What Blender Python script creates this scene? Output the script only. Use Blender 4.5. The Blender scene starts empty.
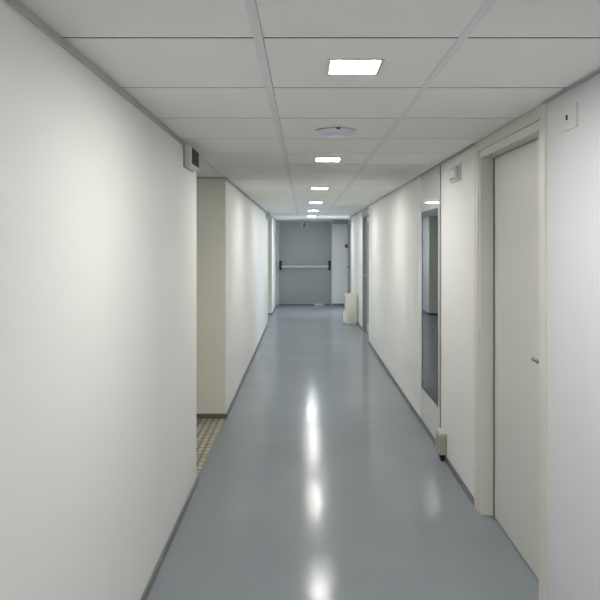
import bpy, bmesh, math, random
from mathutils import Vector, Matrix

random.seed(4)
S = bpy.context.scene
C = S.collection

# ------------------------------------------------------------------ camera
EYE = 1.62
cam_data = bpy.data.cameras.new('camera')
cam_data.sensor_width = 36.0
cam_data.lens = 652.0 / 600.0 * 36.0
cam_data.shift_x = -4.0 / 600.0
cam_data.shift_y = -56.5 / 600.0
cam_data.clip_start = 0.02
cam = bpy.data.objects.new('camera', cam_data)
cam.location = (0, 0, EYE)
cam.rotation_euler = (math.pi / 2, 0, 0)
C.objects.link(cam)
S.camera = cam

# ------------------------------------------------------------------ world, exposure, lamp levels
w = bpy.data.worlds.new('world')
S.world = w
w.use_nodes = True
w.node_tree.nodes['Background'].inputs[0].default_value = (0.55, 0.62, 0.7, 1)
w.node_tree.nodes['Background'].inputs[1].default_value = 0.05
S.view_settings.view_transform = 'Standard'
S.view_settings.look = 'None'
S.view_settings.gamma = 1.0
S.view_settings.use_curve_mapping = False
S.view_settings.exposure = 0.0
LAMP = 190.0                                  # radiance of the square LED panels
WARM = (1.0, 0.985, 0.945)
COOL = (0.90, 0.965, 1.0)

# ------------------------------------------------------------------ dimensions
XL, XR = -0.728, 1.058            # corridor walls
H = EYE + 0.615                   # ceiling
YB, YE = -5.6, 17.17              # wall behind the viewpoint, end wall
TY0, TS = 1.951, 0.625            # tile joints
TX = (-0.137, 0.475)              # the two long ceiling bars
XJ = 1.158                        # right wall beyond the jog
YJ = 15.0
P0, P1 = 5.035, 5.896             # dark glazed panel in the right wall
D0, D1 = 10.66, 12.10             # far glazed door in the right wall
XF = 1.090                        # right wall beyond the far glazed door

# ------------------------------------------------------------------ materials
def lin(c):
    return tuple(((v / 255) / 12.92 if v / 255 <= 0.04045 else ((v / 255 + 0.055) / 1.055) ** 2.4) for v in c)

def mat(name, col, rough=0.5, metal=0.0, ior=1.5, bump=0.0, bscale=200.0, vary=0.0, vscale=3.0, coat=0.0):
    m = bpy.data.materials.new(name)
    m.use_nodes = True
    nt = m.node_tree
    b = nt.nodes['Principled BSDF']
    b.inputs['Base Color'].default_value = (*col, 1)
    b.inputs['Roughness'].default_value = rough
    b.inputs['Metallic'].default_value = metal
    b.inputs['IOR'].default_value = ior
    if coat:
        b.inputs['Coat Weight'].default_value = coat
        b.inputs['Coat Roughness'].default_value = 0.03
    tc = nt.nodes.new('ShaderNodeTexCoord')
    if vary:
        n = nt.nodes.new('ShaderNodeTexNoise')
        n.inputs['Scale'].default_value = vscale
        n.inputs['Detail'].default_value = 4
        nt.links.new(tc.outputs['Object'], n.inputs['Vector'])
        r = nt.nodes.new('ShaderNodeMix')
        r.data_type = 'RGBA'
        r.inputs[6].default_value = (*[c * (1 - vary) for c in col], 1)
        r.inputs[7].default_value = (*[min(1, c * (1 + vary)) for c in col], 1)
        nt.links.new(n.outputs['Fac'], r.inputs[0])
        nt.links.new(r.outputs[2], b.inputs['Base Color'])
    if bump:
        n = nt.nodes.new('ShaderNodeTexNoise')
        n.inputs['Scale'].default_value = bscale
        n.inputs['Detail'].default_value = 3
        nt.links.new(tc.outputs['Object'], n.inputs['Vector'])
        bp = nt.nodes.new('ShaderNodeBump')
        bp.inputs['Strength'].default_value = bump
        bp.inputs['Distance'].default_value = 0.002
        nt.links.new(n.outputs['Fac'], bp.inputs['Height'])
        nt.links.new(bp.outputs['Normal'], b.inputs['Normal'])
    return m

def emit(name, col, strength):
    m = bpy.data.materials.new(name)
    m.use_nodes = True
    nt = m.node_tree
    b = nt.nodes['Principled BSDF']
    b.inputs['Base Color'].default_value = (0.8, 0.8, 0.8, 1)
    b.inputs['Emission Color'].default_value = (*col, 1)
    b.inputs['Emission Strength'].default_value = strength
    return m

M = {}
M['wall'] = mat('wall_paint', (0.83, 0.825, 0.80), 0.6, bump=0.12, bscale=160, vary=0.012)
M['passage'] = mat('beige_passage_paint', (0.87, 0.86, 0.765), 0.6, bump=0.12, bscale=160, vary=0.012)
M['wall_cool_lit'] = mat('cool_lit_wall_paint', (0.71, 0.71, 0.735), 0.6, bump=0.12, bscale=160, vary=0.012)  # white wall paint with the near right wall's cooler light tinted in
M['tile'] = mat('ceiling_tile', (0.93, 0.93, 0.90), 0.85, bump=0.15, bscale=400, vary=0.015)
M['bar'] = mat('ceiling_bar', (0.82, 0.845, 0.85), 0.5)
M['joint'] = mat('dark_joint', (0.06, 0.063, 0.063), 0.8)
M['edge'] = mat('edge_trim', (0.50, 0.51, 0.50), 0.5)
M['void'] = mat('plenum', (0.03, 0.03, 0.03), 0.9)
M['skirt'] = mat('skirting', (0.16, 0.165, 0.17), 0.35)
M['frame'] = mat('door_frame', (0.70, 0.69, 0.62), 0.4, vary=0.01)
M['leaf'] = mat('door_leaf', (0.66, 0.66, 0.62), 0.4, vary=0.01)
M['gloss'] = mat('gloss_white', (0.78, 0.78, 0.77), 0.03, ior=1.5)
M['pane'] = mat('dark_glass', (0.010, 0.012, 0.014), 0.015, ior=1.47)
M['seal'] = mat('dark_seal', (0.07, 0.07, 0.07), 0.5)
M['grey_door'] = mat('grey_steel_paint', (0.30, 0.303, 0.29), 0.4, vary=0.015)
M['grey_frame'] = mat('pale_frame', (0.50, 0.53, 0.53), 0.4)
M['mid_frame'] = mat('mid_grey_frame', (0.33, 0.35, 0.355), 0.4)
M['endwall'] = mat('end_wall_paint', (0.83, 0.83, 0.82), 0.5, vary=0.01)
M['white_plastic'] = mat('white_plastic', (0.72, 0.72, 0.70), 0.35)
M['beige_plastic'] = mat('beige_plastic', (0.46, 0.455, 0.39), 0.4)
M['bin'] = mat('cream_plastic', (0.88, 0.87, 0.76), 0.4)
M['bin_in'] = mat('bin_inside', (0.30, 0.24, 0.18), 0.7)
M['black'] = mat('black_plastic', (0.008, 0.008, 0.008), 0.6)
M['grille'] = mat('brown_grille', (0.022, 0.018, 0.016), 0.6)
M['metal'] = mat('satin_metal', (0.62, 0.63, 0.64), 0.28, metal=1.0)
M['dark_metal'] = mat('brushed_dark_metal', (0.30, 0.31, 0.32), 0.25, metal=1.0)
M['bar_white'] = mat('pale_bar', (0.52, 0.54, 0.535), 0.35)
M['red'] = mat('red_plastic', (0.42, 0.012, 0.02), 0.4)
M['green'] = mat('sign_green', (0.004, 0.19, 0.07), 0.4)
M['signgrey'] = mat('sign_plate', (0.38, 0.40, 0.39), 0.4)
M['lilac'] = mat('lilac_plastic', (0.76, 0.78, 0.86), 0.35)
M['lilac_led'] = emit('blue_status_light', (0.36, 0.42, 0.85), 0.28)
M['lamp'] = emit('led_panel_neutral', WARM, LAMP)
M['daylight'] = emit('bright_daylight_pane', (0.74, 0.89, 1.0), 10.0)
M['daylight_strong'] = emit('open_sky_pane', (0.62, 0.82, 1.0), 24.0)
M['lamp_cool'] = emit('led_panel_cool', COOL, LAMP * 1.25)

def floor_material():
    m = bpy.data.materials.new('grey_epoxy')
    m.use_nodes = True
    nt = m.node_tree
    N, L = nt.nodes, nt.links
    b = N['Principled BSDF']
    tc = N.new('ShaderNodeTexCoord')
    n1 = N.new('ShaderNodeTexNoise')
    n1.inputs['Scale'].default_value = 1.7
    n1.inputs['Detail'].default_value = 5
    L.new(tc.outputs['Object'], n1.inputs['Vector'])
    cr = N.new('ShaderNodeValToRGB')
    cr.color_ramp.elements[0].position = 0.3
    cr.color_ramp.elements[0].color = (0.240, 0.262, 0.286, 1)
    cr.color_ramp.elements[1].position = 0.75
    cr.color_ramp.elements[1].color = (0.266, 0.290, 0.314, 1)
    L.new(n1.outputs['Fac'], cr.inputs[0])
    L.new(cr.outputs[0], b.inputs['Base Color'])
    rr = N.new('ShaderNodeMapRange')
    rr.inputs[3].default_value = 0.10
    rr.inputs[4].default_value = 0.20
    n2 = N.new('ShaderNodeTexNoise')
    n2.inputs['Scale'].default_value = 9
    n2.inputs['Detail'].default_value = 6
    L.new(tc.outputs['Object'], n2.inputs['Vector'])
    L.new(n2.outputs['Fac'], rr.inputs[0])
    L.new(rr.outputs[0], b.inputs['Roughness'])
    n3 = N.new('ShaderNodeTexNoise')
    n3.inputs['Scale'].default_value = 15
    n3.inputs['Detail'].default_value = 4
    L.new(tc.outputs['Object'], n3.inputs['Vector'])
    bp = N.new('ShaderNodeBump')
    bp.inputs['Strength'].default_value = 0.30
    bp.inputs['Distance'].default_value = 0.002
    L.new(n3.outputs['Fac'], bp.inputs['Height'])
    n4 = N.new('ShaderNodeTexNoise')
    n4.inputs['Scale'].default_value = 70
    n4.inputs['Detail'].default_value = 2
    L.new(tc.outputs['Object'], n4.inputs['Vector'])
    bq = N.new('ShaderNodeBump')
    bq.inputs['Strength'].default_value = 0.22
    bq.inputs['Distance'].default_value = 0.0010
    L.new(n4.outputs['Fac'], bq.inputs['Height'])
    L.new(bp.outputs['Normal'], bq.inputs['Normal'])
    L.new(bq.outputs['Normal'], b.inputs['Normal'])
    b.inputs['IOR'].default_value = 1.175
    return m
def clear_glass():
    m = bpy.data.materials.new('clear_glass')
    m.use_nodes = True
    nt = m.node_tree
    nt.nodes.remove(nt.nodes['Principled BSDF'])
    t = nt.nodes.new('ShaderNodeBsdfTransparent')
    t.inputs[0].default_value = (0.93, 0.95, 0.95, 1)
    g = nt.nodes.new('ShaderNodeBsdfGlossy')
    g.inputs['Roughness'].default_value = 0.02
    f = nt.nodes.new('ShaderNodeFresnel')
    mx = nt.nodes.new('ShaderNodeMixShader')
    nt.links.new(f.outputs[0], mx.inputs[0])
    nt.links.new(t.outputs[0], mx.inputs[1])
    nt.links.new(g.outputs[0], mx.inputs[2])
    nt.links.new(mx.outputs[0], nt.nodes['Material Output'].inputs[0])
    return m
M['clear'] = clear_glass()
M['floor'] = floor_material()

def mosaic_material():
    m = bpy.data.materials.new('woven_mosaic')
    m.use_nodes = True
    nt = m.node_tree
    N, L = nt.nodes, nt.links
    b = N['Principled BSDF']
    b.inputs['Roughness'].default_value = 0.45
    tc = N.new('ShaderNodeTexCoord')
    ck = N.new('ShaderNodeTexBrick')
    ck.offset = 0.0
    ck.inputs['Color1'].default_value = (0.54, 0.50, 0.42, 1)
    ck.inputs['Color2'].default_value = (0.36, 0.325, 0.265, 1)
    ck.inputs['Mortar'].default_value = (0.20, 0.175, 0.135, 1)
    ck.inputs['Scale'].default_value = 1.0
    ck.inputs['Brick Width'].default_value = 0.056
    ck.inputs['Row Height'].default_value = 0.085
    ck.inputs['Mortar Size'].default_value = 0.013
    ck.inputs['Mortar Smooth'].default_value = 0.35
    ck.inputs['Bias'].default_value = -0.1
    L.new(tc.outputs['Object'], ck.inputs['Vector'])
    L.new(ck.outputs['Color'], b.inputs['Base Color'])
    return m
M['mosaic'] = mosaic_material()

# ------------------------------------------------------------------ mesh helpers
def add_box(bm, x0, x1, y0, y1, z0, z1, bev=0.0, seg=2):
    r = bmesh.ops.create_cube(bm, size=1.0)
    vs = r['verts']
    for v in vs:
        v.co = Vector((x0 + (v.co.x + .5) * (x1 - x0), y0 + (v.co.y + .5) * (y1 - y0), z0 + (v.co.z + .5) * (z1 - z0)))
    if bev:
        es = list({e for v in vs for e in v.link_edges})
        bmesh.ops.bevel(bm, geom=es, offset=bev, segments=seg, affect='EDGES', profile=0.6)

def box_bm(*a, **k):
    bm = bmesh.new()
    add_box(bm, *a, **k)
    return bm

def add_cyl(bm, p0, p1, r0, r1=None, seg=20, bev=0.0):
    r1 = r0 if r1 is None else r1
    p0, p1 = Vector(p0), Vector(p1)
    d = p1 - p0
    q = d.to_track_quat('Z', 'Y').to_matrix().to_4x4()
    r = bmesh.ops.create_cone(bm, cap_ends=True, segments=seg, radius1=r0, radius2=r1, depth=d.length,
                              matrix=Matrix.Translation((p0 + p1) / 2) @ q)
    if bev:
        vs = r['verts']
        es = [e for e in {e for v in vs for e in v.link_edges} if any(len(f.verts) > 4 for f in e.link_faces)]
        bmesh.ops.bevel(bm, geom=es, offset=bev, segments=2, affect='EDGES')

def add_loft(bm, rings, cap0=True, cap1=True):
    loops = [[bm.verts.new(p) for p in r] for r in rings]
    for a, b in zip(loops, loops[1:]):
        n = len(a)
        for i in range(n):
            bm.faces.new((a[i], a[(i + 1) % n], b[(i + 1) % n], b[i]))
    if cap0:
        bm.faces.new(list(reversed(loops[0])))
    if cap1:
        bm.faces.new(loops[-1])

def rrect(cx, cy, w, d, r, z, n=5):
    pts = []
    for sx, sy, a0 in ((1, 1, 0), (-1, 1, 90), (-1, -1, 180), (1, -1, 270)):
        for k in range(n + 1):
            a = math.radians(a0 + 90 * k / n)
            pts.append((cx + sx * (w / 2 - r) + r * math.cos(a), cy + sy * (d / 2 - r) + r * math.sin(a), z))
    return pts

def lathe(bm, profile, cx, cy, seg=48):
    rings = []
    for r, z in profile:
        rings.append([(cx + r * math.cos(2 * math.pi * i / seg), cy + r * math.sin(2 * math.pi * i / seg), z) for i in range(seg)])
    add_loft(bm, rings)

def obj(name, bm, m, parent=None, smooth=False):
    me = bpy.data.meshes.new(name)
    bmesh.ops.recalc_face_normals(bm, faces=bm.faces[:])
    if parent is not None and parent.type == 'EMPTY':
        off = parent.location
        for v in bm.verts:
            v.co -= off
    elif parent is not None and parent.parent is not None:
        off = parent.parent.location
        for v in bm.verts:
            v.co -= off
    bm.to_mesh(me)
    bm.free()
    me.materials.append(m)
    if smooth:
        for p in me.polygons:
            p.use_smooth = True
        try:
            me.set_sharp_from_angle(angle=math.radians(35))
        except Exception:
            pass
    o = bpy.data.objects.new(name, me)
    C.objects.link(o)
    if parent is not None:
        o.parent = parent
    return o

def thing(name, label, cat, loc, group=None):
    o = bpy.data.objects.new(name, None)
    o.empty_display_size = 0.1
    C.objects.link(o)
    o.location = loc
    o['label'] = label
    o['category'] = cat
    if group:
        o['group'] = group
    return o

def struct(name, bm, m, label=None, cat=None):
    o = obj(name, bm, m)
    o['kind'] = 'structure'
    if label:
        o['label'] = label
        o['category'] = cat
    return o

def struct_root(name, label, cat, loc):
    o = thing(name, label, cat, loc)
    o['kind'] = 'structure'
    return o

def copy_tree(o, delta):
    c = o.copy()
    C.objects.link(c)
    c.location = o.location + Vector(delta)
    for ch in o.children:
        d = ch.copy()
        C.objects.link(d)
        d.parent = c
        for g in ch.children:
            e = g.copy()
            C.objects.link(e)
            e.parent = d
    return c

# ------------------------------------------------------------------ floor, ceiling
A0, A1 = 4.415, 6.06              # first side passage on the left
B0, B1 = 13.2, 14.8               # second one
struct('floor', box_bm(XL, 1.4, YB - .1, YE + .1, -0.1, 0), M['floor'], 'glossy blue grey epoxy floor of the corridor', 'floor')
struct('floor_side', box_bm(-3.4, XL, A0 - .3, A1 + .3, -0.1, -0.0015), M['mosaic'], 'beige and brown woven mosaic floor in the first left side passage', 'floor')
struct('floor_side', box_bm(-3.0, XL, B0 - .3, B1 + .3, -0.1, -0.0015), M['floor'], 'grey floor in the far left side passage', 'floor')

bm = bmesh.new()
GAP = 0.013
k0 = int(math.floor((YB - TY0) / TS))
k1 = int(math.ceil((YE - TY0) / TS))
cols = [(-0.728, TX[0]), (TX[0] + .0150, TX[1]), (TX[1] + .0150, 1.058)]
LX = (TX[0] + TX[1]) / 2 + .005
LAMP_Y = [TY0 + TS * (0.5 + 4 * k) for k in range(-3, 6)]
LH = 0.087                        # half size of the opening of a lamp
for k in range(k0, k1):
    y0, y1 = max(TY0 + k * TS, YB) + GAP / 2, min(TY0 + (k + 1) * TS, YE) - GAP / 2
    if y1 - y0 < 0.01:
        continue
    for ci, (x0, x1) in enumerate(cols):
        lx = [ly for ly in LAMP_Y if y0 < ly < y1]
        if ci == 1 and lx:
            ly = lx[0]
            add_box(bm, x0, LX - LH, y0, y1, H, H + .02)
            add_box(bm, LX + LH, x1, y0, y1, H, H + .02)
            add_box(bm, LX - LH, LX + LH, y0, ly - LH, H, H + .02)
            add_box(bm, LX - LH, LX + LH, ly + LH, y1, H, H + .02)
        else:
            add_box(bm, x0, x1, y0, y1, H, H + .02)
# tiles over the jog and the side passages
add_box(bm, 1.058, 1.4, D0, YE, H, H + .02)
for (p0, p1) in ((A0 - .1, A1 + .1), (B0 - .1, B1 + .1)):
    y = p0
    while y < p1:
        for k in range(4):
            add_box(bm, XL - (k + 1) * TS + GAP / 2, XL - k * TS - GAP / 2, y + GAP / 2, min(y + TS, p1) - GAP / 2, H, H + .02)
        y += TS
struct('ceiling', bm, M['tile'], 'pale grey suspended ceiling of square tiles', 'ceiling')
struct('ceiling_slab', box_bm(-3.6, 1.6, YB - .2, YE + .2, H + .0215, H + .2), M['void'], 'dark slab above the ceiling tiles', 'ceiling')
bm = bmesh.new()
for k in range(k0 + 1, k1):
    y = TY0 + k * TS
    add_box(bm, XL, XR, y - GAP / 2, y + GAP / 2, H + .0015, H + .019)  # near-black strips in the tile gaps stand in for their shade
struct('joint_shade', bm, M['joint'], 'dark strips painting the shade in the cross joints between the ceiling tiles', 'ceiling joints')
# the two long bars of the grid
for x, lb in ((TX[0], 'left long metal bar of the ceiling grid'), (TX[1], 'right long metal bar of the ceiling grid')):
    bm = bmesh.new()
    add_box(bm, x - .014, x + .014, YB, YE, H - .003, H - .0002, bev=.001, seg=1)
    struct('trim_1' if x < 0 else 'trim_2', bm, M['bar'], lb, 'ceiling bar')
# edge angles
for (y0, y1) in ((YB, A0), (A1, B0), (B1, YE)):
    bm = bmesh.new()
    add_box(bm, XL, XL + .010, y0, y1, H - .026, H - .004, bev=.001, seg=1)
    add_box(bm, XL, XL + .006, y0, y1, H - .004, H)
    struct('trim_3', bm, M['edge'], 'grey edge trim where the left wall meets the ceiling', 'trim')
for (xx, y0, y1) in ((XR, YB, 2.834), (XR, 4.01, D0), (XF, D1, YJ)):
    bm = bmesh.new()
    add_box(bm, xx - .026, xx, y0, y1, H - .005, H - .0005, bev=.001, seg=1)
    struct('trim_4', bm, M['edge'], 'grey edge trim where the right wall meets the ceiling', 'trim')
struct('trim_5', box_bm(-3.2, XL, A1 - .022, A1, H - .006, H), M['edge'], 'grey ceiling trim over the side passage wall', 'trim')

# ------------------------------------------------------------------ walls
HT = H + .1
def wall(name, *a, m='wall', label=None):
    return struct(name, box_bm(*a), M[m], label, 'wall' if label else None)
wall('wall_left', XL - .12, XL, YB, A0, 0, HT, label='long white near wall on the left')
wall('wall_left', XL - .12, XL, A1 + .012, B0, 0, HT, label='white left wall between the two side passages')
wall('wall_left', XL - .12, XL, B1 + .03, YE, 0, HT, label='narrow white left wall beside the grey end door')
wall('wall_side', -3.2, XL, A1, A1 + .012, 0, HT, m='passage', label='shaded wall of the first side passage facing the viewer')
wall('wall_side', -3.2, XL - .12, A0 - .12, A0, 0, HT, m='passage', label='near wall of the first side passage')
wall('wall_side', -3.32, -3.2, A0 - .12, A1 + .12, 0, HT, m='passage', label='closing wall of the first side passage')
wall('wall_side', -2.8, XL, B1, B1 + .03, 0, HT, m='passage', label='shaded wall of the far side passage facing the viewer')
wall('wall_side', -2.8, XL - .12, B0 - .12, B0, 0, HT, m='passage', label='near wall of the far side passage')
wall('wall_side', -2.92, -2.8, B0 - .12, B1 + .12, 0, HT, m='passage', label='closing wall of the far side passage')
wall('wall_back', XL - .12, XR + .2, YB - .12, YB, 0, HT, label='white wall behind the viewpoint')
wall('wall_right', XR, XR + .2, YB, 2.85, 0, HT, m='wall_cool_lit', label='white near wall on the right')
wall('wall_right', XR, XR + .2, 3.99, P0, 0, HT, label='white right wall between the pale door and the glazed panel')
wall('wall_right', XR, XR + .2, P1, D0, 0, HT, label='white right wall beyond the glazed panel')
wall('wall_right', XF, XF + .17, D1, YJ, 0, HT, label='white right wall beyond the far grey door')
wall('wall_right', XR, XR + .2, 2.85, 3.99, 2.19, HT, label='wall strip over the pale door')
wall('wall_right', XR + .14, XR + .2, 2.85, 3.99, 0, 2.19)
wall('wall_right', XR + .08, XR + .2, P0, P1, 0, HT)
wall('wall_right', XR + .09, XR + .2, D0, D1, 2.17, HT)
# the daylit room behind the far glazed door
wall('wall_room', XR + .2, 4.4, 9.40, 9.52, 0, HT, label='side wall of the room behind the far glazed door')
wall('wall_room', XR + .2, 4.4, 12.80, 12.92, 0, HT, label='far side wall of the room behind the far glazed door')
wall('wall_room', 4.4, 4.52, 9.40, 12.92, 0, HT, label='window wall of the room behind the far glazed door')
struct('floor_room', box_bm(1.4, 4.4, 9.4, 12.92, -0.1, 0), M['floor'], 'grey floor of the daylit room', 'floor')
struct('ceiling_room', box_bm(XR + .1, 4.4, 9.4, 12.92, H, H + .05), M['tile'], 'white ceiling of the daylit room', 'ceiling')
def daylight_window(name, label, x, y0, y1, z0, z1, m):
    wn = struct_root(name, label, 'window', (x, (y0 + y1) / 2, z0))
    bm = bmesh.new()
    f = .06
    for a in ((y0 - f, y0, z0 - f, z1 + f), (y1, y1 + f, z0 - f, z1 + f), (y0, y1, z0 - f, z0), (y0, y1, z1, z1 + f)):
        add_box(bm, x - .03, x, *a, bev=.004)
    obj('window_frame', bm, M['white_plastic'], wn)
    obj('window_pane', box_bm(x - .012, x - .002, y0, y1, z0, z1), M[m], wn)
daylight_window('window_1', 'daylit window of the room behind the far glazed door', 4.4, 11.62, 12.28, 0.65, 2.05, 'daylight_strong')
daylight_window('window_2', 'daylit window hidden in the recess of the right wall', XJ, 15.06, 15.44, 0.25, 1.85, 'daylight')
wall('wall_right', XJ, XJ + .1, YJ, YE, 0, HT, label='recessed white right wall at the corridor end')
wall('wall_end', XL - .12, -0.712, YE, YE + .12, 0, HT, m='endwall', label='narrow end wall left of the grey fire door')
wall('wall_end', 0.735, XJ + .1, YE, YE + .12, 0, HT, m='endwall', label='pale blue grey end wall right of the grey fire door')
struct('trim_7', box_bm(0.74, XJ, YE - .10, YE, 2.13, H, bev=.004), M['mid_frame'], 'grey boxed trunking under the ceiling at the end wall', 'trunking')

# ------------------------------------------------------------------ skirtings
SK = 0.040
def skirt(name, x0, x1, y0, y1, label):
    struct(name, box_bm(x0, x1, y0, y1, 0, SK, bev=.003, seg=2), M['skirt'], label, 'skirting')
skirt('baseboard_left', XL, XL + .012, YB, A0 + .012, 'grey skirting along the near left wall')
skirt('baseboard_left', XL, XL + .012, A1 - .012, B0, 'grey skirting along the left wall between the side passages')
skirt('baseboard_left', XL, XL + .012, B1 - .012, YE - .03, 'grey skirting on the left wall beside the end door')
skirt('baseboard_side', -3.2, XL, A1 - .012, A1, 'dark skirting in the first side passage')
skirt('baseboard_side', -2.8, XL, B1 - .012, B1, 'dark skirting in the far side passage')
skirt('baseboard_right', XR - .010, XR, YB, 2.83, 'grey skirting along the near right wall')
skirt('baseboard_right', XR - .010, XR, 4.02, P0, 'grey skirting between pale door and glazed panel')
skirt('baseboard_right', XR - .010, XR, P1, D0, 'grey skirting along the right wall beyond the glazed panel')
skirt('baseboard_right', XF - .010, XF, D1 + .03, YJ, 'grey skirting beyond the far grey door')
skirt('baseboard_right', XJ - .010, XJ, YJ, 16.0, 'grey skirting on the recessed right wall')
skirt('baseboard_end', 0.742, XJ, YE - .012, YE, 'dark skirting along the end wall')
struct('baseboard_right', box_bm(XR - .008, XR + .01, P0 + .02, P1, 0, SK, bev=.002), M['skirt'], 'grey skirting under the glazed panel', 'skirting')

# ------------------------------------------------------------------ lever handle builder
def lever(parent, x, y, z, ydir, back=0.0, length=0.10, m='metal'):
    """lever on a leaf whose face is the plane X = x, standing out towards -X"""
    bm = bmesh.new()
    add_cyl(bm, (x, y, z), (x - .009, y, z), .026, seg=28, bev=.002)
    add_cyl(bm, (x - .008, y, z), (x - .050, y, z), .0095, seg=18)
    add_cyl(bm, (x - .050, y - ydir * .010, z), (x - .050, y + ydir * length, z), .0095, .008, seg=18, bev=.003)
    h = obj('door_handle', bm, M[m], parent, True)
    return h

# ------------------------------------------------------------------ pale door on the right (door_1)
d1 = struct_root('door_1', 'pale beige wooden door in a wide frame on the right wall', 'door', (XR, 3.4, 0))
FX = 1.046
bm = bmesh.new()
# architrave, outer boards up to the ceiling
add_box(bm, FX, XR + .01, 2.835, 2.892, 0, H - .001, bev=.003)
add_box(bm, FX, XR + .01, 3.922, 4.010, 0, H - .001, bev=.003)
add_box(bm, FX + .001, XR + .01, 2.892, 3.922, 2.174, H - .001, bev=.002)
obj('architrave', bm, M['frame'], d1)
bm = bmesh.new()
# lining: inner bead and the deep reveals
add_box(bm, FX + .006, XR + .13, 2.888, 2.926, 0, 2.172, bev=.003)
rg = [[(FX + .006, 3.892, z), (XR + .13, 3.875, z), (XR + .13, 3.925, z), (FX + .006, 3.925, z)] for z in (0, 2.172)]
add_loft(bm, rg)
add_box(bm, FX + .006, XR + .13, 2.926, 3.892, 2.128, 2.172, bev=.003)
obj('door_lining', bm, M['frame'], d1)
bm = bmesh.new()
add_box(bm, 1.129, 1.172, 2.929, 3.865, 0.008, 2.125, bev=.002)
add_box(bm, 1.124, 1.130, 2.945, 3.843, 0.008, 2.110, bev=.002)
lf = obj('door_leaf', bm, M['leaf'], d1)
bm = bmesh.new()
add_box(bm, 1.1265, 1.160, 3.866, 3.8765, 0.0, 2.126)
add_box(bm, 1.131, 1.160, 2.929, 3.870, 2.1215, 2.1275)
add_box(bm, 1.131, 1.160, 2.929, 3.869, 0.0, .009)
obj('gap_seal', bm, M['joint'], d1)['label'] = 'dark seal around the leaf'
lever(lf, 1.124, 2.985, 1.078, 1, length=.078, m='dark_metal')

# ------------------------------------------------------------------ glazed white panel (door_2)
d2 = struct_root('door_2', 'glossy white full height panel with a tall dark glass pane', 'glazed door', (XR, 5.46, 0))
G0, G1, GZ0, GZ1 = 5.122, 5.832, 0.333, 1.902
bm = bmesh.new()
add_box(bm, XR - .004, XR + .04, P0 + .045, G0, .046, H - .004)
add_box(bm, XR - .004, XR + .04, G1, P1, .046, H - .004)
add_box(bm, XR - .004, XR + .04, G0, G1, .046, GZ0)
add_box(bm, XR - .004, XR + .04, G0, G1, GZ1, H - .004)
bmesh.ops.remove_doubles(bm, verts=bm.verts[:], dist=1e-5)
obj('door_leaf', bm, M['gloss'], d2)
bm = bmesh.new()
for a in ((G0 - .001, G0 + .012, GZ0, GZ1), (G1 - .012, G1 + .001, GZ0, GZ1), (G0, G1, GZ0 - .001, GZ0 + .011), (G0, G1, GZ1 - .011, GZ1 + .001)):
    add_box(bm, XR - .0045, XR + .03, a[0], a[1], a[2], a[3])
obj('gasket', bm, M['seal'], d2)['label'] = 'black gasket around the glass'
obj('glass_pane', box_bm(XR - .002, XR + .02, G0 + .010, G1 - .010, GZ0 + .009, GZ1 - .009), M['pane'], d2)['label'] = 'dark mirror like glass'
bm = bmesh.new()
add_box(bm, XR - .006, XR + .04, P0 + .006, P0 + .038, 0.046, H - .001)
obj('edge_profile', bm, M['mid_frame'], d2)['label'] = 'dark grey edge profile'

# ------------------------------------------------------------------ grey door far right (door_3)
d3 = struct_root('door_3', 'glazed grey door in grey metal frame on the right wall beyond the dark glass panel', 'door', (XR, 11.18, 0))
XD = 1.158                        # plane of the recessed leaf
bm = bmesh.new()
add_box(bm, XR + .004, XD + .06, D0 - .002, D0 + .05, 0, 2.17, bev=.004)
add_box(bm, XF - .006, XF + .030, D1 - .03, D1 + .035, 0, 2.17, bev=.004)
add_box(bm, XF + .030, XD + .06, D1 - .05, D1 + .001, 0, 2.17, bev=.004)
add_box(bm, XR + .004, XD + .06, D0 + .05, D1 - .05, 2.10, 2.17, bev=.004)
add_box(bm, XR + .01, XR + .10, D0, D1, 2.168, H - .002)
obj('door_frame', bm, M['mid_frame'], d3)
bm = bmesh.new()
L0, L1 = D0 + .052, D1 - .052
for a in ((L0, L0 + .09, .01, 2.098), (L1 - .09, L1, .01, 2.098), (L0 + .09, L1 - .09, .01, .14), (L0 + .09, L1 - .09, 2.01, 2.098)):
    add_box(bm, XD, XD + .045, *a, bev=.003)
lf = obj('door_leaf', bm, M['grey_frame'], d3)
obj('glass_pane', box_bm(XD + .018, XD + .026, L0 + .08, L1 - .08, .13, 2.02), M['clear'], lf)
lever(lf, XD, L1 - .05, 1.036, -1, length=.12)

# ------------------------------------------------------------------ door in the recessed wall (door_4)
d4 = struct_root('door_4', 'narrow grey door in the recessed wall next to the end wall', 'door', (XJ, 16.5, 0))
bm = bmesh.new()
add_box(bm, XJ - .015, XJ + .02, 15.98, 16.06, 0, 2.18, bev=.004)
add_box(bm, XJ - .015, XJ + .02, 17.02, 17.10, 0, 2.18, bev=.004)
add_box(bm, XJ - .015, XJ + .02, 15.98, 17.10, 2.11, 2.19, bev=.004)
obj('door_frame', bm, M['grey_frame'], d4)
lf = obj('door_leaf', box_bm(XJ - .008, XJ + .02, 16.06, 17.02, .01, 2.11, bev=.003), M['grey_door'], d4)
lever(lf, XJ - .008, 16.55, 1.02, 1, length=.11, m='seal')

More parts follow.
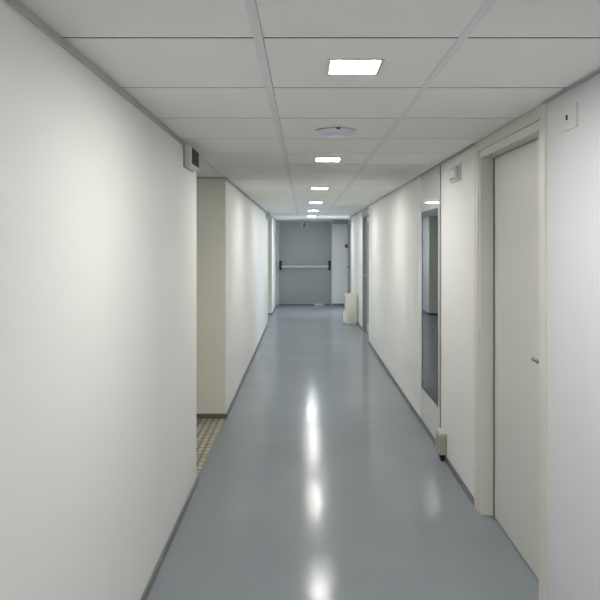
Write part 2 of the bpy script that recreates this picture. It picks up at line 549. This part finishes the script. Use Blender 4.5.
# ------------------------------------------------------------------ fire door at the end (door_7)
E0, E1, EZ = -0.658, 0.711, 2.198
d7 = struct_root('door_5', 'wide dark grey fire door with a push bar at the corridor end', 'door', (0.03, YE, 0))
bm = bmesh.new()
add_box(bm, -0.712, E0, YE - .03, YE + .09, 0, H - .003, bev=.004)
add_box(bm, E1, 0.737, YE - .03, YE + .09, 0, H - .003, bev=.004)
add_box(bm, E0, E1, YE - .03, YE + .09, EZ, H - .003, bev=.003)
obj('door_frame', bm, M['grey_frame'], d7)
lf = obj('door_leaf', box_bm(E0 + .004, E1 - .004, YE - .012, YE + .05, 0.022, EZ - .004, bev=.003), M['grey_door'], d7)
obj('bottom_gap_shade', box_bm(E0 + .001, E1 - .001, YE - .005, YE + .05, 0, 0.024), M['seal'], d7)['label'] = 'dark strip painting the shaded gap under the leaf'  # solid dark strip in place of the shade under the leaf
obj('bottom_plate', box_bm(0.27, 0.51, YE - .034, YE - .010, 0.002, 0.034, bev=.006), M['metal'], d7)['label'] = 'short bright metal plate at the foot'
bm = bmesh.new()
add_cyl(bm, (E0 + .06, YE - .105, 1.012), (E1 - .06, YE - .105, 1.012), .030, seg=24)
pb = obj('push_bar', bm, M['bar_white'], d7, True)
pb['label'] = 'pale horizontal push bar'
for sx in (E0 + .006, E1 - .076):
    bm = bmesh.new()
    add_box(bm, sx, sx + .070, YE - .070, YE - .011, 0.925, 1.165, bev=.010, seg=3)
    add_box(bm, sx + .006, sx + .064, YE - .145, YE - .060, 0.94, 1.06, bev=.012, seg=3)
    obj('bar_housing', bm, M['black'], d7)['label'] = 'black end housing of the push bar'

# ------------------------------------------------------------------ exit sign on the fire door
sg = thing('exit_sign', 'small green running figure exit sign near the top of the grey fire door', 'sign', (0.012, YE - .0125, 2.095))
obj('plate', box_bm(-0.075, 0.10, YE - .0165, YE - .0122, 2.015, 2.175, bev=.001, seg=1), M['signgrey'], sg)
def flat(bm, pts, y0, y1):
    f = [bm.verts.new((p[0], y0, p[1])) for p in pts]
    b = [bm.verts.new((p[0], y1, p[1])) for p in pts]
    n = len(pts)
    bm.faces.new(f)
    bm.faces.new(list(reversed(b)))
    for i in range(n):
        bm.faces.new((f[i], b[i], b[(i + 1) % n], f[(i + 1) % n]))
bm = bmesh.new()
cx, cz, yy = 0.012, 2.095, YE - .0165
add_cyl(bm, (cx + .012, yy, cz + .062), (cx + .012, yy - .002, cz + .062), .015, seg=20)
flat(bm, [(cx - .020, cz + .045), (cx + .026, cz + .045), (cx + .018, cz - .004), (cx - .016, cz - .004)], yy - .002, yy)
flat(bm, [(cx - .018, cz + .042), (cx - .012, cz + .030), (cx - .034, cz + .006), (cx - .042, cz + .014)], yy - .0019, yy)
flat(bm, [(cx + .020, cz + .044), (cx + .044, cz + .022), (cx + .036, cz + .014), (cx + .014, cz + .030)], yy - .0019, yy)
flat(bm, [(cx - .016, cz - .002), (cx + .004, cz - .002), (cx - .016, cz - .070), (cx - .034, cz - .070)], yy - .0018, yy)
flat(bm, [(cx + .000, cz - .002), (cx + .018, cz - .002), (cx + .030, cz - .034), (cx + .026, cz - .070), (cx + .010, cz - .070), (cx + .014, cz - .036)], yy - .0017, yy)
bmesh.ops.transform(bm, matrix=Matrix.Translation((cx, 0, cz)) @ Matrix.Diagonal((1.3, 1, 1.15, 1)) @ Matrix.Translation((-cx, 0, -cz)), verts=bm.verts[:])
obj('running_figure', bm, M['green'], sg)['label'] = 'dark green running figure'

# ------------------------------------------------------------------ fire alarm call point
fa = thing('fire_alarm_button', 'small red fire alarm call point on the end wall right of the fire door', 'fire alarm', (1.115, YE, 1.555))
obj('housing', box_bm(1.08, 1.150, YE - .045, YE, 1.505, 1.605, bev=.006), M['red'], fa)
obj('press_plate', box_bm(1.096, 1.134, YE - .047, YE - .044, 1.532, 1.578, bev=.001, seg=1), M['black'], fa)['label'] = 'dark press plate'

# ------------------------------------------------------------------ square LED ceiling lights
names = ['square LED ceiling light far behind the viewpoint', 'square LED ceiling light behind the viewpoint',
         'square LED ceiling light just behind the viewpoint',
         'nearest and largest glowing square ceiling light', 'second nearest glowing square ceiling light, just beyond the white disc',
         'third nearest glowing square ceiling light', 'fourth nearest glowing square ceiling light',
         'fifth nearest glowing ceiling light, second last before the end door', 'farthest glowing ceiling light, closest to the grey end door']
GRP = 'square LED lights in the ceiling'
def ceiling_light(y, label, m):
    t = thing('ceiling_light', label, 'ceiling light', (LX, y, H), GRP)
    bm = bmesh.new()
    o_, i_ = LH + .008, LH - .004
    for a in ((LX - o_, LX - i_, y - o_, y + o_), (LX + i_, LX + o_, y - o_, y + o_), (LX - i_, LX + i_, y - o_, y - i_), (LX - i_, LX + i_, y + i_, y + o_)):
        add_box(bm, a[0], a[1], a[2], a[3], H - .004, H - .0003)
    add_box(bm, LX - LH + .001, LX + LH - .001, y - LH + .001, y + LH - .001, H + .011, H + .021)
    obj('lamp_frame', bm, M['white_plastic'], t)
    obj('diffuser', box_bm(LX - i_ + .0005, LX + i_ - .0005, y - i_ + .0005, y + i_ - .0005, H - .0025, H + .010), m, t)['label'] = 'glowing white diffuser'
    return t
proto = ceiling_light(LAMP_Y[0], names[0], M['lamp'])
for i, y in enumerate(LAMP_Y[1:], 1):
    if i == len(LAMP_Y) - 1:
        ceiling_light(y, names[i], M['lamp_cool'])
    else:
        copy_tree(proto, (0, y - LAMP_Y[0], 0))['label'] = names[i]

# ------------------------------------------------------------------ white disc on the ceiling (wireless access point)
ax, ay = 0.172, 3.55
ap = thing('access_point', 'round flat white wireless access point on the ceiling between the first two lights', 'access point', (ax, ay, H))
bm = bmesh.new()
lathe(bm, [(.104, H - .001), (.111, H - .004), (.111, H - .007), (.105, H - .014), (.088, H - .023), (.060, H - .031), (.052, H - .0315)], ax, ay)
obj('housing', bm, M['lilac'], ap, True)
bm = bmesh.new()
lathe(bm, [(.050, H - .0312), (.050, H - .0335), (.042, H - .0345)], ax, ay, 40)
obj('status_light', bm, M['lilac_led'], ap, True)['label'] = 'faint blue glowing centre'
obj('release_notch', box_bm(ax - .001, ax + .019, ay - .1125, ay - .104, H - .011, H - .002, bev=.002), M['black'], ap)['label'] = 'small black notch at the rim'

# ------------------------------------------------------------------ loudspeakers on the left wall
sp = thing('wall_speaker', 'white box speaker with dark grille high on the near left wall corner', 'speaker', (XL, 4.09, 2.145), 'white box speakers under the ceiling on the left')
bm = bmesh.new()
add_box(bm, XL, XL + .008, 3.935, 4.245, 2.082, 2.222, bev=.002, seg=1)
obj('back_plate', bm, M['mid_frame'], sp)['label'] = 'dark grey back plate'
bm = bmesh.new()
rings = []
for x, iy, iz in ((XL + .008, 0, 0), (XL + .034, .002, .002), (XL + .045, .010, .010)):
    y0, y1, z0, z1 = 3.940 + iy, 4.240 - iy, 2.088 + iz, 2.219 - iz
    rings.append([(x, y0, z0), (x, y1, z0), (x, y1, z1), (x, y0, z1)])
add_loft(bm, rings)
bd = obj('housing', bm, M['white_plastic'], sp)
bm = bmesh.new()
add_box(bm, XL + .0445, XL + .0465, 3.972, 4.222, 2.108, 2.204)
n = 14
for k in range(n):
    z = 2.111 + k * (0.090 / (n - 1))
    add_box(bm, XL + .046, XL + .0485, 3.974, 4.220, z - .0014, z + .0014)
for k in range(6):
    y = 3.99 + k * .0425
    add_box(bm, XL + .046, XL + .0482, y - .0015, y + .0015, 2.109, 2.203)
obj('grille', bm, M['grille'], sp)['label'] = 'dark brown speaker grille'
copy_tree(sp, (0, 12.60 - 3.94, 0.02 - .008))['label'] = 'small distant white speaker on the left wall stub before the far passage'

# ------------------------------------------------------------------ alarm sounders on the right wall
sr = thing('alarm_sounder', 'white alarm sounder on right wall between pale door and glazed panel', 'alarm', (XR, 4.52, 2.11), 'white alarm sounders high on the right wall')
obj('base_plate', box_bm(XR - .012, XR, 4.385, 4.655, 2.045, 2.168, bev=.004), M['white_plastic'], sr)
bm = bmesh.new()
rings = []
for x, iy, iz in ((XR - .012, 0, 0), (XR - .030, .002, .002), (XR - .038, .010, .012)):
    y0, y1, z0, z1 = 4.41 + iy, 4.645 - iy, 2.066 + iz, 2.150 - iz
    rings.append([(x, y0, z0), (x, y1, z0), (x, y1, z1), (x, y0, z1)])
add_loft(bm, rings)
add_box(bm, XR - .030, XR - .012, 4.42, 4.60, 2.050, 2.060, bev=.003)
obj('housing', bm, M['white_plastic'], sr)
bm = bmesh.new()
lathe(bm, [(.012, 0), (.012, .004), (.008, .009), (.003, .010)], 0, 0, 20)
bmesh.ops.transform(bm, matrix=Matrix.Translation((XR - .037, 4.45, 2.128)) @ Matrix.Rotation(-math.pi / 2, 4, 'Y'), verts=bm.verts[:])
obj('lens', bm, M['gloss'], sr, True)['label'] = 'small clear lens'
copy_tree(sr, (0, 10.14 - 4.385, 0))['label'] = 'small distant white alarm sounder beside the grey door on the right'

# ------------------------------------------------------------------ wall plate near right
pl = thing('wall_plate', 'white rectangular wall plate with small black button right of the pale door', 'wall plate', (XR, 2.582, 2.118))
obj('cover_plate', box_bm(XR - .0065, XR, 2.518, 2.647, 2.072, 2.166, bev=.003), M['white_plastic'], pl)
bm = bmesh.new()
for a in ((2.548, 2.630, 2.096, 2.152),):
    add_box(bm, XR - .008, XR - .0045, a[0], a[1], a[2], a[3], bev=.002)
obj('module', bm, M['white_plastic'], pl)
obj('button', box_bm(XR - .0115, XR - .0075, 2.597, 2.610, 2.113, 2.133, bev=.001, seg=1), M['black'], pl)['label'] = 'small black button'
obj('label_strip', box_bm(XR - .007, XR - .0045, 2.530, 2.636, 2.079, 2.090, bev=.001, seg=1), M['white_plastic'], pl)

# ------------------------------------------------------------------ beige junction box by the skirting
jb = thing('junction_box', 'beige ribbed box low on the right wall at the foot of the glazed panel', 'junction box', (XR, 4.89, 0))
bm = bmesh.new()
add_box(bm, 1.007, XR, 4.825, 5.000, 0.052, 0.202, bev=.006, seg=3)
for k in range(5):
    x = 1.014 + k * .0085
    add_box(bm, x, x + .0038, 4.8215, 4.830, 0.066, 0.182, bev=.001, seg=1)
for k in range(8):
    y = 4.843 + k * .0185
    add_box(bm, 1.0045, 1.012, y, y + .006, 0.066, 0.182, bev=.001, seg=1)
obj('housing', bm, M['beige_plastic'], jb)
bm = bmesh.new()
add_box(bm, 1.009, XR - .0005, 4.827, 4.998, 0.198, 0.210, bev=.004)
obj('lid', bm, M['beige_plastic'], jb)
bm = bmesh.new()
add_box(bm, 1.012, 1.047, 4.842, 4.886, 0.020, 0.054, bev=.004)
add_cyl(bm, (1.030, 4.862, 0.0), (1.030, 4.862, 0.03), .011, seg=16)
obj('cable_gland', bm, M['black'], jb)['label'] = 'black plug and cable below the box'

# ------------------------------------------------------------------ cream bin by the right wall
bx, by = 0.945, 13.15
bn = thing('waste_bin', 'cream plastic waste bin on the floor against the right wall near the end', 'waste bin', (bx, by, 0))
bm = bmesh.new()
add_loft(bm, [rrect(bx, by, .21, .21, .035, 0.0), rrect(bx, by, .226, .226, .04, .012), rrect(bx, by, .244, .244, .04, .55),
              rrect(bx, by, .250, .250, .042, .560), rrect(bx, by, .250, .250, .042, .607), rrect(bx, by, .232, .232, .036, .612),
              rrect(bx, by, .222, .222, .034, .600), rrect(bx, by, .218, .218, .034, .52)], cap1=False)
obj('body', bm, M['bin'], bn, True)
bm = bmesh.new()
add_loft(bm, [rrect(bx, by, .2185, .2185, .034, .52), rrect(bx, by, .222, .222, .034, .602), rrect(bx, by, .20, .20, .03, .598)])
obj('inner_liner', bm, M['bin_in'], bn)['label'] = 'brownish inside of the bin'
bm = bmesh.new()
add_box(bm, bx - .146, bx - .104, by - .10, by + .10, 0.03, 0.255, bev=.014, seg=3)
obj('side_tray', bm, M['bin'], bn)
obj('side_handle', box_bm(bx - .134, bx - .117, by - .06, by + .06, 0.37, 0.56, bev=.006), M['grey_frame'], bn)['label'] = 'grey plate on the side of the bin'
